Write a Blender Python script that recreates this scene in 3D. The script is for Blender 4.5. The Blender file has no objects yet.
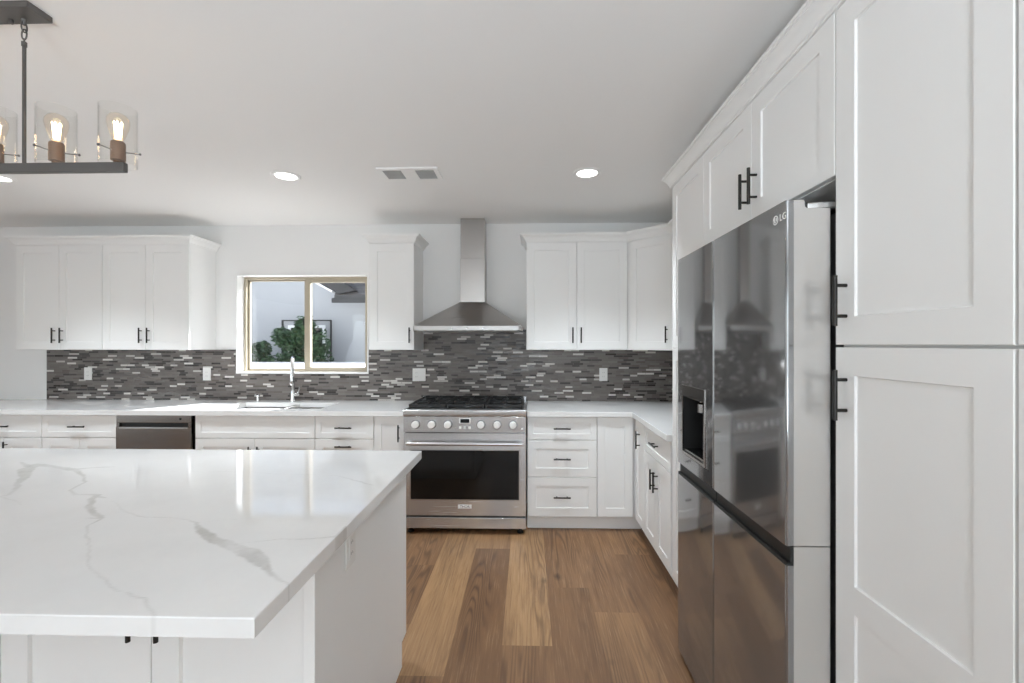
import bpy, bmesh, math, random
import numpy as np
from mathutils import Vector, Matrix
random.seed(7)
SC = bpy.context.scene
COL = SC.collection
PI = math.pi

# ------------------------------------------------------------------ camera
cd = bpy.data.cameras.new('camera')
cam = bpy.data.objects.new('camera', cd); COL.objects.link(cam)
cd.sensor_width = 36.0
cd.lens = 455.0 / 1024.0 * 36.0
cd.shift_x = -4.0 / 1024.0
cd.shift_y = 2.5 / 1024.0
cd.clip_start = 0.05
cam.location = (0, 0, 1.426)
cam.rotation_euler = (PI / 2, 0, math.radians(1.5))
SC.camera = cam
# ------------------------------------------------------------------ view + light
SC.view_settings.view_transform = 'Standard'
SC.view_settings.look = 'None'
SC.view_settings.exposure = 0.0
SC.view_settings.gamma = 1.0
SC.view_settings.use_curve_mapping = False
SC.cycles.max_bounces = 14
SC.cycles.diffuse_bounces = 10
SC.cycles.glossy_bounces = 5
SC.cycles.transparent_max_bounces = 16
SC.cycles.sample_clamp_indirect = 6.0
SC.cycles.use_denoising = True
W = bpy.data.worlds.new('sky'); SC.world = W
W.use_nodes = True
_n = W.node_tree.nodes; _n.clear()
_sky = _n.new('ShaderNodeTexSky'); _sky.sky_type = 'NISHITA'; _sky.sun_disc = False
_sky.sun_elevation = math.radians(41); _sky.sun_rotation = math.radians(34)
_bg = _n.new('ShaderNodeBackground'); _bg.inputs['Strength'].default_value = 0.31
_ow = _n.new('ShaderNodeOutputWorld')
_hs = _n.new('ShaderNodeHueSaturation'); _hs.inputs['Saturation'].default_value = .55
W.node_tree.links.new(_sky.outputs[0], _hs.inputs['Color']); W.node_tree.links.new(_hs.outputs[0], _bg.inputs[0]); W.node_tree.links.new(_bg.outputs[0], _ow.inputs[0])

def lamp(name, kind, energy, loc, direction, color=(1, 1, 1), **kw):
    d = bpy.data.lights.new(name, kind); d.energy = energy; d.color = color
    for k, v in kw.items(): setattr(d, k, v)
    o = bpy.data.objects.new(name, d); COL.objects.link(o)
    o.location = loc
    o.rotation_euler = Vector(direction).to_track_quat('-Z', 'Y').to_euler()
    return o
_el = math.radians(41)
lamp('sun', 'SUN', 25.0, (4, 12, 9), (-.554 * math.cos(_el), -.832 * math.cos(_el), -math.sin(_el)), (.96, .97, .99), angle=math.radians(.6))
# daylight entering through the tall windows of the room behind the camera and on the left
lamp('daylight_front', 'AREA', 36, (-3.6, -3.92, 1.25), (.02, 1, .75), (.875, .972, 1.055), shape='RECTANGLE', size=2.6, size_y=2.1)
lamp('daylight_front_side', 'AREA', 46, (-.1, -3.92, 1.25), (0, 1, .75), (.875, .972, 1.055), shape='RECTANGLE', size=2.2, size_y=2.1)
lamp('daylight_side', 'AREA', 14, (-6.42, .2, 1.3), (1, .1, .7), (.875, .972, 1.055), shape='RECTANGLE', size=3.0, size_y=2.0)

# added fill spot, unseen behind the camera, bounced off the ceiling for even brightness
lamp('ceiling_bounce_fill', 'SPOT', 355, (-.2, -1.8, .9), (0, .25, 1), (.875, .972, 1.055), spot_size=math.radians(165), spot_blend=1.0, shadow_soft_size=.25)
# ------------------------------------------------------------------ materials
def nt(name):
    m = bpy.data.materials.new(name); m.use_nodes = True
    t = m.node_tree; b = t.nodes['Principled BSDF']
    return m, t, b
def setp(b, **k):
    names = dict(color='Base Color', rough='Roughness', metal='Metallic', spec='Specular IOR Level', trans='Transmission Weight',
                 coat='Coat Weight', crough='Coat Roughness', ecol='Emission Color', estr='Emission Strength', aniso='Anisotropic')
    for kk, v in k.items():
        if kk in ('color', 'ecol') and len(v) == 3: v = (*v, 1)
        b.inputs[names[kk]].default_value = v
def plain(name, color, rough=.5, metal=0., spec=.5, bump=0., bscale=80., **k):
    m, t, b = nt(name); setp(b, color=color, rough=rough, metal=metal, spec=spec, **k)
    L = t.links
    tc = t.nodes.new('ShaderNodeTexCoord')
    nz = t.nodes.new('ShaderNodeTexNoise'); nz.inputs['Scale'].default_value = bscale; nz.inputs['Detail'].default_value = 3
    L.new(tc.outputs['Object'], nz.inputs['Vector'])
    mr = t.nodes.new('ShaderNodeMapRange')
    mr.inputs['To Min'].default_value = max(0, rough - .03); mr.inputs['To Max'].default_value = min(1, rough + .03)
    L.new(nz.outputs['Fac'], mr.inputs['Value']); L.new(mr.outputs[0], b.inputs['Roughness'])
    if bump:
        bp = t.nodes.new('ShaderNodeBump'); bp.inputs['Strength'].default_value = bump; bp.inputs['Distance'].default_value = .002
        L.new(nz.outputs['Fac'], bp.inputs['Height']); L.new(bp.outputs[0], b.inputs['Normal'])
    return m
def math_(t, op, a=None, b=None, c=None):
    n = t.nodes.new('ShaderNodeMath'); n.operation = op
    for i, v in enumerate((a, b, c)):
        if v is None: continue
        if isinstance(v, (int, float)): n.inputs[i].default_value = v
        else: t.links.new(v, n.inputs[i])
    return n.outputs[0]
def ramp(t, fac, stops, interp='LINEAR'):
    r = t.nodes.new('ShaderNodeValToRGB'); r.color_ramp.interpolation = interp
    e = r.color_ramp.elements
    while len(e) < len(stops): e.new(.5)
    for el, (p, c) in zip(e, stops): el.position = p; el.color = (*c, 1)
    t.links.new(fac, r.inputs[0]); return r.outputs[0]
def mixc(t, fac, a, b):
    n = t.nodes.new('ShaderNodeMix'); n.data_type = 'RGBA'
    for sock, v in ((n.inputs['Factor'], fac), (n.inputs[6], a), (n.inputs[7], b)):
        if isinstance(v, (int, float)): sock.default_value = v
        elif isinstance(v, tuple): sock.default_value = (*v, 1)
        else: t.links.new(v, sock)
    return n.outputs[2]

M = {}
M['paint'] = plain('white_cabinet_paint', (.88, .88, .87), .38, spec=.4, bump=.02, bscale=140)
M['wall'] = plain('wall_paint', (.86, .858, .85), .75, spec=.25, bump=.12, bscale=160)
M['ceiling'] = plain('ceiling_paint', (.90, .898, .89), .85, spec=.2, bump=.12, bscale=120)
M['trim'] = plain('white_trim', (.88, .88, .87), .45)
M['black'] = plain('black_handle_metal', (.030, .028, .026), .38, metal=.6)
M['bronze'] = plain('dark_fixture_metal', (.16, .155, .15), .42, metal=.75)
M['copper'] = plain('brown_socket_metal', (.24, .155, .105), .4, metal=.7)
M['iron'] = plain('cast_iron', (.012, .012, .012), .55, bump=.15, bscale=300)
M['gap'] = plain('black_plastic', (.012, .012, .012), .45)
M['chrome'] = plain('chrome', (.82, .82, .82), .08, metal=1)
M['tan'] = plain('tan_vinyl', (.43, .375, .285), .45)
M['plate'] = plain('white_plastic_plate', (.82, .81, .79), .4)
M['slot'] = plain('outlet_slot', (.10, .10, .10), .5)
M['knob'] = plain('satin_knob_metal', (.90, .89, .87), .3)
M['vent'] = plain('vent_grille', (.42, .42, .41), .6)
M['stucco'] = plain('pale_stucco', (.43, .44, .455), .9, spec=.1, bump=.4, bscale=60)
M['concrete'] = plain('pale_concrete', (.72, .71, .69), .85, bump=.2, bscale=40)
M['fascia'] = plain('dark_fascia', (.028, .027, .028), .6)
M['bark'] = plain('bark', (.10, .07, .05), .85, bump=.5)
M['soft'] = plain('logo_silver', (.86, .86, .85), .45)

def brushed(name, color, rough, axis='z', metal=1.0, amt=.06):
    m, t, b = nt(name); setp(b, color=color, rough=rough, metal=metal)
    L = t.links
    tc = t.nodes.new('ShaderNodeTexCoord'); mp = t.nodes.new('ShaderNodeMapping')
    sc = {'z': (240, 240, 3), 'x': (3, 240, 240), 'y': (240, 3, 240)}[axis]
    mp.inputs['Scale'].default_value = sc
    nz = t.nodes.new('ShaderNodeTexNoise'); nz.inputs['Scale'].default_value = 1; nz.inputs['Detail'].default_value = 3
    L.new(tc.outputs['Object'], mp.inputs[0]); L.new(mp.outputs[0], nz.inputs['Vector'])
    mr = t.nodes.new('ShaderNodeMapRange'); mr.inputs['To Min'].default_value = max(.02, rough - amt); mr.inputs['To Max'].default_value = rough + amt
    L.new(nz.outputs['Fac'], mr.inputs['Value']); L.new(mr.outputs[0], b.inputs['Roughness'])
    return m
M['steel'] = brushed('brushed_steel', (.60, .60, .605), .25, 'x', metal=.85)
M['steel_v'] = brushed('brushed_steel_upright', (.52, .515, .51), .22, 'z', metal=.85)
M['hood'] = brushed('hood_steel', (.43, .41, .395), .30, 'x')
M['rim'] = brushed('hood_rim_steel', (.50, .49, .48), .42, 'x', metal=.85)
M['dwsteel'] = brushed('dishwasher_steel', (.34, .32, .305), .18, 'x')
M['fridge'] = brushed('dark_stainless', (.325, .326, .33), .085, 'z', metal=.78, amt=.03)
M['fridge_side'] = brushed('silver_door_edge', (.60, .58, .56), .26, 'z', metal=.5, amt=.012)
M['sinksteel'] = brushed('sink_steel', (.62, .62, .61), .25, 'x')

def glass(name, tint=(1, 1, 1), refl=.08, rough=.0, ior=1.45):
    m = bpy.data.materials.new(name); m.use_nodes = True; t = m.node_tree; t.nodes.clear()
    o = t.nodes.new('ShaderNodeOutputMaterial'); mx = t.nodes.new('ShaderNodeMixShader')
    tr = t.nodes.new('ShaderNodeBsdfTransparent'); tr.inputs[0].default_value = (*tint, 1)
    g = t.nodes.new('ShaderNodeBsdfGlossy'); g.inputs['Roughness'].default_value = rough
    f = t.nodes.new('ShaderNodeLayerWeight'); f.inputs['Blend'].default_value = .5        # Schlick: the same from both sides of the pane
    f0 = ((ior - 1) / (ior + 1)) ** 2
    q = math_(t, 'ADD', math_(t, 'MULTIPLY', math_(t, 'POWER', f.outputs['Facing'], 5), 1 - f0), f0)
    t.links.new(q, mx.inputs[0]); t.links.new(tr.outputs[0], mx.inputs[1]); t.links.new(g.outputs[0], mx.inputs[2])
    t.links.new(mx.outputs[0], o.inputs[0]); return m
M['glass'] = glass('window_glass', (.97, .98, .985))
M['shade'] = glass('clear_shade_glass', (.985, .985, .98), rough=.02)
M['bulbglass'] = glass('amber_bulb_glass', (1.0, .955, .90), ior=1.45)
M['ovenglass'] = plain('dark_oven_glass', (.006, .006, .006), .05, spec=.38)
M['dispglass'] = plain('display_glass', (.01, .01, .012), .15)

def emit(name, color, strength):
    m, t, b = nt(name); setp(b, color=(.02, .02, .02), ecol=color, estr=strength, rough=.5); return m
M['filament'] = emit('glowing_filament', (1, .70, .42), 34)
M['led'] = emit('led_lens', (1, .97, .92), 5)

# quartz worktop: white with faint clouding; the island carries grey veins in the attribute "vein"
def quartz():
    m, t, b = nt('white_quartz'); L = t.links
    at = t.nodes.new('ShaderNodeAttribute'); at.attribute_name = 'vein'
    tc = t.nodes.new('ShaderNodeTexCoord')
    nz = t.nodes.new('ShaderNodeTexNoise'); nz.inputs['Scale'].default_value = 3.2; nz.inputs['Detail'].default_value = 6; nz.inputs['Roughness'].default_value = .65
    L.new(tc.outputs['Object'], nz.inputs['Vector'])
    c0 = ramp(t, nz.outputs['Fac'], [(.3, (.81, .808, .80)), (.55, (.85, .848, .84)), (.8, (.87, .87, .862))])
    n2 = t.nodes.new('ShaderNodeTexNoise'); n2.inputs['Scale'].default_value = 55; n2.inputs['Detail'].default_value = 4
    L.new(tc.outputs['Object'], n2.inputs['Vector'])
    k = math_(t, 'MULTIPLY', at.outputs['Fac'], math_(t, 'ADD', math_(t, 'MULTIPLY', n2.outputs['Fac'], .7), .62))
    k.node.use_clamp = True
    c1 = mixc(t, k, c0, (.52, .51, .49))
    L.new(c1, b.inputs['Base Color']); setp(b, rough=.075, spec=.55)
    return m
M['quartz'] = quartz()

def tiles():
    m, t, b = nt('linear_mosaic_tile'); L = t.links
    tc = t.nodes.new('ShaderNodeTexCoord'); sx = t.nodes.new('ShaderNodeSeparateXYZ'); L.new(tc.outputs['Object'], sx.inputs[0])
    H = .0172
    zr = math_(t, 'DIVIDE', sx.outputs[2], H); row = math_(t, 'FLOOR', zr); fz = math_(t, 'FRACT', zr)
    w1 = t.nodes.new('ShaderNodeTexWhiteNoise'); w1.noise_dimensions = '1D'; L.new(row, w1.inputs['W'])
    hx = math_(t, 'ADD', sx.outputs[0], sx.outputs[1])
    ln = math_(t, 'ADD', math_(t, 'MULTIPLY', w1.outputs['Value'], .035), .062)
    u = math_(t, 'ADD', math_(t, 'DIVIDE', hx, ln), math_(t, 'MULTIPLY', w1.outputs['Value'], 37.3))
    cell = math_(t, 'FLOOR', u); fu = math_(t, 'FRACT', u)
    w2 = t.nodes.new('ShaderNodeTexWhiteNoise'); w2.noise_dimensions = '2D'
    cv = t.nodes.new('ShaderNodeCombineXYZ'); L.new(cell, cv.inputs[0]); L.new(row, cv.inputs[1]); L.new(cv.outputs[0], w2.inputs['Vector'])
    v = w2.outputs['Value']
    col = ramp(t, v, [(0, (.020, .015, .013)), (.10, (.036, .028, .025)), (.21, (.135, .115, .104)), (.40, (.158, .138, .126)),
                      (.58, (.144, .125, .114)), (.72, (.168, .149, .137)), (.84, (.185, .167, .154)), (.885, (.54, .51, .48)), (.94, (.68, .655, .62))], 'CONSTANT')
    nz = t.nodes.new('ShaderNodeTexNoise'); nz.inputs['Scale'].default_value = 220; L.new(tc.outputs['Object'], nz.inputs['Vector'])
    col = mixc(t, math_(t, 'MULTIPLY', nz.outputs['Fac'], .16), col, (.25, .23, .215))
    # joints
    ju = math_(t, 'LESS_THAN', fu, .025); jz = math_(t, 'LESS_THAN', fz, .10)
    j = math_(t, 'MAXIMUM', ju, jz)
    col = mixc(t, j, col, (.17, .158, .15))
    L.new(col, b.inputs['Base Color'])
    rg = math_(t, 'ADD', math_(t, 'MULTIPLY', math_(t, 'FRACT', math_(t, 'MULTIPLY', v, 57.0)), .30), .20)
    rg = math_(t, 'MAXIMUM', rg, math_(t, 'MULTIPLY', j, .8)); L.new(rg, b.inputs['Roughness'])
    bp = t.nodes.new('ShaderNodeBump'); bp.inputs['Strength'].default_value = .35; bp.inputs['Distance'].default_value = .002
    setp(b, spec=.4)
    L.new(math_(t, 'SUBTRACT', math_(t, 'MULTIPLY', v, .4), j), bp.inputs['Height']); L.new(bp.outputs[0], b.inputs['Normal'])
    return m
M['tile'] = tiles()

def wood():
    m, t, b = nt('oak_plank_floor'); L = t.links
    at = t.nodes.new('ShaderNodeAttribute'); at.attribute_name = 'plank'      # r: tone, g/b: offset of the grain
    tc = t.nodes.new('ShaderNodeTexCoord')
    sc = t.nodes.new('ShaderNodeSeparateColor'); L.new(at.outputs['Color'], sc.inputs[0])
    off = t.nodes.new('ShaderNodeCombineXYZ')
    L.new(math_(t, 'MULTIPLY', sc.outputs[1], 40), off.inputs[0]); L.new(math_(t, 'MULTIPLY', sc.outputs[2], 70), off.inputs[1])
    add = t.nodes.new('ShaderNodeVectorMath'); add.operation = 'ADD'; L.new(tc.outputs['Object'], add.inputs[0]); L.new(off.outputs[0], add.inputs[1])
    def noise(scale, vec, detail=5, rough=.6, dist=0.):
        mp = t.nodes.new('ShaderNodeMapping'); mp.inputs['Scale'].default_value = vec; L.new(add.outputs[0], mp.inputs[0])
        n = t.nodes.new('ShaderNodeTexNoise'); n.inputs['Scale'].default_value = scale; n.inputs['Detail'].default_value = detail
        n.inputs['Roughness'].default_value = rough; n.inputs['Distortion'].default_value = dist
        L.new(mp.outputs[0], n.inputs['Vector']); return n.outputs['Fac']
    fine = noise(1, (130, 4, 1), 5, .7)
    broad = noise(1, (10, 1.2, 1), 4, .6, .8)
    ring = noise(1, (5.5, .38, 1), 2, .5, .2)
    rings = math_(t, 'SINE', math_(t, 'MULTIPLY', ring, 150))
    rings = math_(t, 'POWER', math_(t, 'ADD', math_(t, 'MULTIPLY', rings, .5), .5), 2.2)
    patch = noise(1, (4.5, .6, 1), 2, .5)
    mr = t.nodes.new('ShaderNodeMapRange'); mr.inputs['From Min'].default_value = .46; mr.inputs['From Max'].default_value = .60; L.new(patch, mr.inputs['Value'])
    rings = math_(t, 'MULTIPLY', rings, mr.outputs[0])
    tone = ramp(t, sc.outputs[0], [(.15, (.165, .086, .041)), (.5, (.285, .155, .075)), (.85, (.42, .25, .122))])
    m1 = t.nodes.new('ShaderNodeMapRange'); m1.inputs['From Min'].default_value = .42; m1.inputs['From Max'].default_value = .78; L.new(broad, m1.inputs['Value'])
    c = mixc(t, math_(t, 'MULTIPLY', m1.outputs[0], .75), tone, (.15, .078, .040))
    m2 = t.nodes.new('ShaderNodeMapRange'); m2.inputs['From Min'].default_value = .50; m2.inputs['From Max'].default_value = .72; L.new(fine, m2.inputs['Value'])
    c = mixc(t, math_(t, 'MULTIPLY', m2.outputs[0], .55), c, (.13, .07, .038))
    m5 = t.nodes.new('ShaderNodeMapRange'); m5.inputs['From Min'].default_value = .45; m5.inputs['From Max'].default_value = .28; L.new(fine, m5.inputs['Value'])
    c = mixc(t, math_(t, 'MULTIPLY', m5.outputs[0], .30), c, (.60, .42, .26))
    c = mixc(t, math_(t, 'MULTIPLY', rings, math_(t, 'SUBTRACT', .92, math_(t, 'MULTIPLY', sc.outputs[0], .60))), c, (.080, .042, .024))
    # knots
    mp = t.nodes.new('ShaderNodeMapping'); mp.inputs['Scale'].default_value = (4.2, 2.2, 1); L.new(add.outputs[0], mp.inputs[0])
    vo = t.nodes.new('ShaderNodeTexVoronoi'); vo.inputs['Scale'].default_value = 1.0; L.new(mp.outputs[0], vo.inputs['Vector'])
    kn = t.nodes.new('ShaderNodeMapRange'); kn.inputs['From Min'].default_value = .125; kn.inputs['From Max'].default_value = .02
    L.new(math_(t, 'ADD', vo.outputs['Distance'], math_(t, 'MULTIPLY', math_(t, 'SUBTRACT', noise(1, (30, 14, 1), 3), .5), .10)), kn.inputs['Value'])
    c = mixc(t, math_(t, 'MULTIPLY', kn.outputs[0], .8), c, (.05, .033, .024))
    L.new(c, b.inputs['Base Color'])
    rg = math_(t, 'ADD', math_(t, 'MULTIPLY', fine, .2), .33); L.new(rg, b.inputs['Roughness']); setp(b, spec=.4)
    bp = t.nodes.new('ShaderNodeBump'); bp.inputs['Strength'].default_value = .12; bp.inputs['Distance'].default_value = .002
    L.new(fine, bp.inputs['Height']); L.new(bp.outputs[0], b.inputs['Normal'])
    return m
M['wood'] = wood()
def shingles():
    m, t, b = nt('grey_shingles'); tc = t.nodes.new('ShaderNodeTexCoord')
    br = t.nodes.new('ShaderNodeTexBrick'); br.inputs['Scale'].default_value = 5
    br.inputs['Color1'].default_value = (.10, .095, .095, 1); br.inputs['Color2'].default_value = (.16, .152, .15, 1); br.inputs['Mortar'].default_value = (.07, .07, .07, 1)
    t.links.new(tc.outputs['Object'], br.inputs[0]); t.links.new(br.outputs[0], b.inputs['Base Color']); setp(b, rough=.9); return m
M['shingle'] = shingles()
def leafmat():
    m, t, b = nt('leaf_green'); gi = t.nodes.new('ShaderNodeTexCoord')
    nz = t.nodes.new('ShaderNodeTexNoise'); nz.inputs['Scale'].default_value = 9; t.links.new(gi.outputs['Object'], nz.inputs['Vector'])
    c = ramp(t, nz.outputs['Fac'], [(.3, (.016, .045, .018)), (.55, (.038, .088, .034)), (.75, (.10, .16, .06))])
    t.links.new(c, b.inputs['Base Color']); setp(b, rough=.5); return m
M['leaf'] = leafmat()

# ------------------------------------------------------------------ mesh helpers
class MB:
    def __init__(s): s.bm = bmesh.new()
    def quad(s, pts):
        return s.bm.faces.new([s.bm.verts.new(p) for p in pts])
    def box(s, x0, x1, y0, y1, z0, z1, rot=None, c=None):
        v = [Vector((x, y, z)) for z in (z0, z1) for y in (y0, y1) for x in (x0, x1)]
        if rot is not None:
            c = Vector(c) if c is not None else Vector(((x0 + x1) / 2, (y0 + y1) / 2, (z0 + z1) / 2))
            v = [c + rot @ (p - c) for p in v]
        v = [s.bm.verts.new(p) for p in v]
        for f in ((0, 2, 3, 1), (4, 5, 7, 6), (0, 1, 5, 4), (2, 6, 7, 3), (0, 4, 6, 2), (1, 3, 7, 5)):
            s.bm.faces.new([v[i] for i in f])
        return s
    def tube(s, pts, r, n=10, cap=True):
        pts = [Vector(p) for p in pts]; rs = r if isinstance(r, (list, tuple)) else [r] * len(pts)
        rings = []; up = None
        for i, p in enumerate(pts):
            d = (pts[min(i + 1, len(pts) - 1)] - pts[max(i - 1, 0)]).normalized()
            if up is None: up = d.orthogonal().normalized()
            up = (up - d * up.dot(d))
            up = up.normalized() if up.length > 1e-6 else d.orthogonal().normalized()
            w = d.cross(up)
            rings.append([s.bm.verts.new(p + (up * math.cos(2 * PI * k / n) + w * math.sin(2 * PI * k / n)) * rs[i]) for k in range(n)])
        for a, b in zip(rings, rings[1:]):
            for k in range(n): s.bm.faces.new((a[k], a[(k + 1) % n], b[(k + 1) % n], b[k]))
        if cap: s.bm.faces.new(rings[0][::-1]); s.bm.faces.new(rings[-1])
        return s
    def lathe(s, prof, c=(0, 0, 0), n=24, axis='z', capends=True):
        rings = []
        for r, h in prof:
            ring = []
            for k in range(n):
                a = 2 * PI * k / n
                if axis == 'z': p = (c[0] + r * math.cos(a), c[1] + r * math.sin(a), c[2] + h)
                else: p = (c[0] + r * math.cos(a), c[1] - h, c[2] + r * math.sin(a))       # axis y: h towards -y
                ring.append(s.bm.verts.new(p))
            rings.append(ring)
        for a, b in zip(rings, rings[1:]):
            for k in range(n): s.bm.faces.new((a[k], a[(k + 1) % n], b[(k + 1) % n], b[k]))
        if capends:
            s.bm.faces.new(rings[0][::-1]); s.bm.faces.new(rings[-1])
        return s
    def prism(s, poly, axis, a0, a1):
        def P(u, v, w): return {'x': (w, u, v), 'y': (u, w, v), 'z': (u, v, w)}[axis]
        A = [s.bm.verts.new(P(u, v, a0)) for u, v in poly]; B = [s.bm.verts.new(P(u, v, a1)) for u, v in poly]
        n = len(poly)
        s.bm.faces.new(A[::-1]); s.bm.faces.new(B)
        for i in range(n): s.bm.faces.new((A[i], A[(i + 1) % n], B[(i + 1) % n], B[i]))
        return s
    def shaker(s, x0, x1, z0, z1, rail=.063, t=.02, rec=.0062, mids=(), y=0.):
        """framed door or drawer front facing -y with recessed panels (split at the heights in mids)"""
        ch = .0016; V = s.bm.verts.new; F = s.bm.faces.new
        def rect(a, b, c, d, yy): return [V((a, yy, c)), V((b, yy, c)), V((b, yy, d)), V((a, yy, d))]
        def ring(A, B):
            for i in range(4): F((A[i], A[(i + 1) % 4], B[(i + 1) % 4], B[i]))
        bk = rect(x0, x1, z0, z1, y + t); o1 = rect(x0, x1, z0, z1, y + ch); o2 = rect(x0 + ch, x1 - ch, z0 + ch, z1 - ch, y)
        F(bk[::-1]); ring(bk, o1); ring(o1, o2)
        zs = [z0 + ch] + list(mids) + [z1 - ch]
        for k in range(len(zs) - 1):
            lo, hi = zs[k], zs[k + 1]
            rl = rail / 2 if k > 0 else rail; rh = rail / 2 if k < len(zs) - 2 else rail
            out = rect(x0 + ch, x1 - ch, lo, hi, y)
            inn = rect(x0 + rail, x1 - rail, lo + rl, hi - rh, y)
            e = .002
            pan = rect(x0 + rail + e, x1 - rail - e, lo + rl + e, hi - rh - e, y + rec)
            ring(out, inn); ring(inn, pan); F(pan)
        return s
    def build(s, name, mat, parent=None, off=(0, 0, 0), bev=0, seg=2, smooth=True, ang=35, recalc=True):
        bm = s.bm
        if parent is not None or any(off): bmesh.ops.translate(bm, verts=bm.verts, vec=-Vector(off))
        bmesh.ops.remove_doubles(bm, verts=bm.verts, dist=1e-6)
        if recalc: bmesh.ops.recalc_face_normals(bm, faces=bm.faces)
        me = bpy.data.meshes.new(name); bm.to_mesh(me); bm.free()
        me.materials.append(M[mat] if isinstance(mat, str) else mat)
        if smooth:
            for p in me.polygons: p.use_smooth = True
            me.set_sharp_from_angle(angle=math.radians(ang))
        o = bpy.data.objects.new(name, me); COL.objects.link(o)
        if parent is not None: o.parent = parent
        if bev:
            md = o.modifiers.new('bevel', 'BEVEL'); md.width = bev; md.segments = seg; md.limit_method = 'ANGLE'; md.angle_limit = math.radians(40)
        return o
def thing(name, label, cat, loc=(0, 0, 0), rz=0., group=None):
    o = bpy.data.objects.new(name, None); COL.objects.link(o)
    o.empty_display_size = .1; o.location = loc; o.rotation_euler = (0, 0, rz)
    o['label'] = label; o['category'] = cat
    if group: o['group'] = group
    return o
def tag(o, label, cat, group=None, kind=None):
    o['label'] = label; o['category'] = cat
    if group: o['group'] = group
    if kind: o['kind'] = kind
    return o
def struct(o, label=None):
    o['kind'] = 'structure'
    if label: o['label'] = label
    return o
def origin_to(o, loc):                       # move a top-level mesh's origin without moving its geometry
    o.data.transform(Matrix.Translation(-Vector(loc))); o.location = loc; return o
def text(name, body, size, mat, parent, loc, rot, extrude=.0006, label=None):
    cu = bpy.data.curves.new(name, 'FONT'); cu.body = body; cu.size = size; cu.extrude = extrude
    cu.align_x = 'CENTER'; cu.align_y = 'CENTER'; cu.resolution_u = 3
    t = bpy.data.objects.new(name, cu); COL.objects.link(t)
    bpy.context.view_layer.update()
    me = bpy.data.meshes.new_from_object(t); bpy.data.objects.remove(t); bpy.data.curves.remove(cu)
    me.materials.clear(); me.materials.append(M[mat])
    o = bpy.data.objects.new(name, me); COL.objects.link(o); o.parent = parent; o.location = loc; o.rotation_euler = rot
    if label: o['label'] = label
    return o

# ------------------------------------------------------------------ room shell
XR, YB, ZC = 1.43, 4.085, 2.507           # right wall, back wall, ceiling
XL, YF = -6.5, -4.0
WX0, WX1, WZ0, WZ1 = -2.645, -1.452, 1.168, 2.048     # kitchen window opening
# plank floor: one mesh, planks run along y; the ones the photo shows are laid by hand
def build_floor():
    bm = bmesh.new(); lay = bm.loops.layers.float_color.new('plank')
    pw = .238; x0 = .115
    hand = {0: [(2.151, .38), (9, .80)], -1: [(3.165, .24), (9, .62)], -2: [(1.943, .40), (9, .74)], -3: [(2.30, .62), (2.92, .35), (9, .45)],
            1: [(1.35, .55), (2.67, .33), (9, .44)], 2: [(2.43, .58), (9, .48)], 3: [(1.6, .5), (3.10, .32), (9, .55)], 4: [(2.2, .3), (9, .3)]}
    for k in range(-29, 9):
        xa, xb = x0 + (k - 1) * pw, x0 + k * pw
        xa, xb = max(xa, XL - .15), min(xb, XR + .15)
        if xb <= xa: continue
        r = random.Random(k * 13 + 5)
        ys = []; y = YF - .15 - r.random()
        while y < YB + .15: ys.append(y); y += r.choice((1.2, 1.5, 1.8))
        ys.append(YB + .15)
        segs = [(a, b, r.choice((.25, .4, .5, .65, .8))) for a, b in zip(ys, ys[1:])]
        if k in hand:
            h = hand[k]; lo = .9; ss = [(a, min(b, lo), t) for a, b, t in segs if a < lo]
            for yb, t in h: ss.append((lo, min(yb, YB + .15), t)); lo = yb
            segs = ss
        for a, b, t in segs:
            a = max(a, YF - .15)
            if b <= a: continue
            f = bm.faces.new([bm.verts.new(p) for p in ((xa, a, 0), (xb, a, 0), (xb, b, 0), (xa, b, 0))])
            c = (t, r.random(), r.random(), 1)
            for l in f.loops: l[lay] = c
    lo = bmesh.ops.extrude_face_region(bm, geom=bm.faces[:])    # thickness below the walking surface
    vs = [e for e in lo['geom'] if isinstance(e, bmesh.types.BMVert)]
    bmesh.ops.translate(bm, verts=vs, vec=(0, 0, -.08))
    bmesh.ops.recalc_face_normals(bm, faces=bm.faces)
    me = bpy.data.meshes.new('floor'); bm.to_mesh(me); bm.free(); me.materials.append(M['wood'])
    o = bpy.data.objects.new('floor', me); COL.objects.link(o); struct(o)
build_floor()
struct(MB().box(XL - .15, XR + .15, YF - .15, YB + .15, ZC, ZC + .1).build('ceiling', 'ceiling'))
b = MB()
e_ = .0125
b.box(XL - .15, WX0 - e_, YB, YB + .16, 0, ZC).box(WX1 + e_, XR + .15, YB, YB + .16, 0, ZC).box(WX0 - e_, WX1 + e_, YB, YB + .16, 0, WZ0 - e_).box(WX0 - e_, WX1 + e_, YB, YB + .16, WZ1 + e_, ZC)
struct(b.build('wall_back', 'wall'))
struct(MB().box(XR, XR + .15, YF - .15, YB, 0, ZC).build('wall_right', 'wall'))
def holed(name, axis, at, th, a0, a1, holes):
    m = MB(); cur = a0
    def put(p, q, z0, z1):
        if axis == 'x': m.box(p, q, at, at + th, z0, z1)
        else: m.box(at, at + th, p, q, z0, z1)
    for h0, h1, z0, z1 in sorted(holes):
        put(cur, h0, 0, ZC); put(h0, h1, 0, z0) if z0 > 0 else None; put(h0, h1, z1, ZC); cur = h1
    put(cur, a1, 0, ZC)
    return struct(m.build(name, 'wall'))
holed('wall_front', 'x', YF - .15, .15, XL - .15, XR, [(-4.9, -2.3, .2, 2.3), (-1.2, 1.0, .2, 2.3)])
holed('wall_left', 'y', XL - .15, .15, YF, YB, [(-1.3, 1.7, .3, 2.3)])
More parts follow.
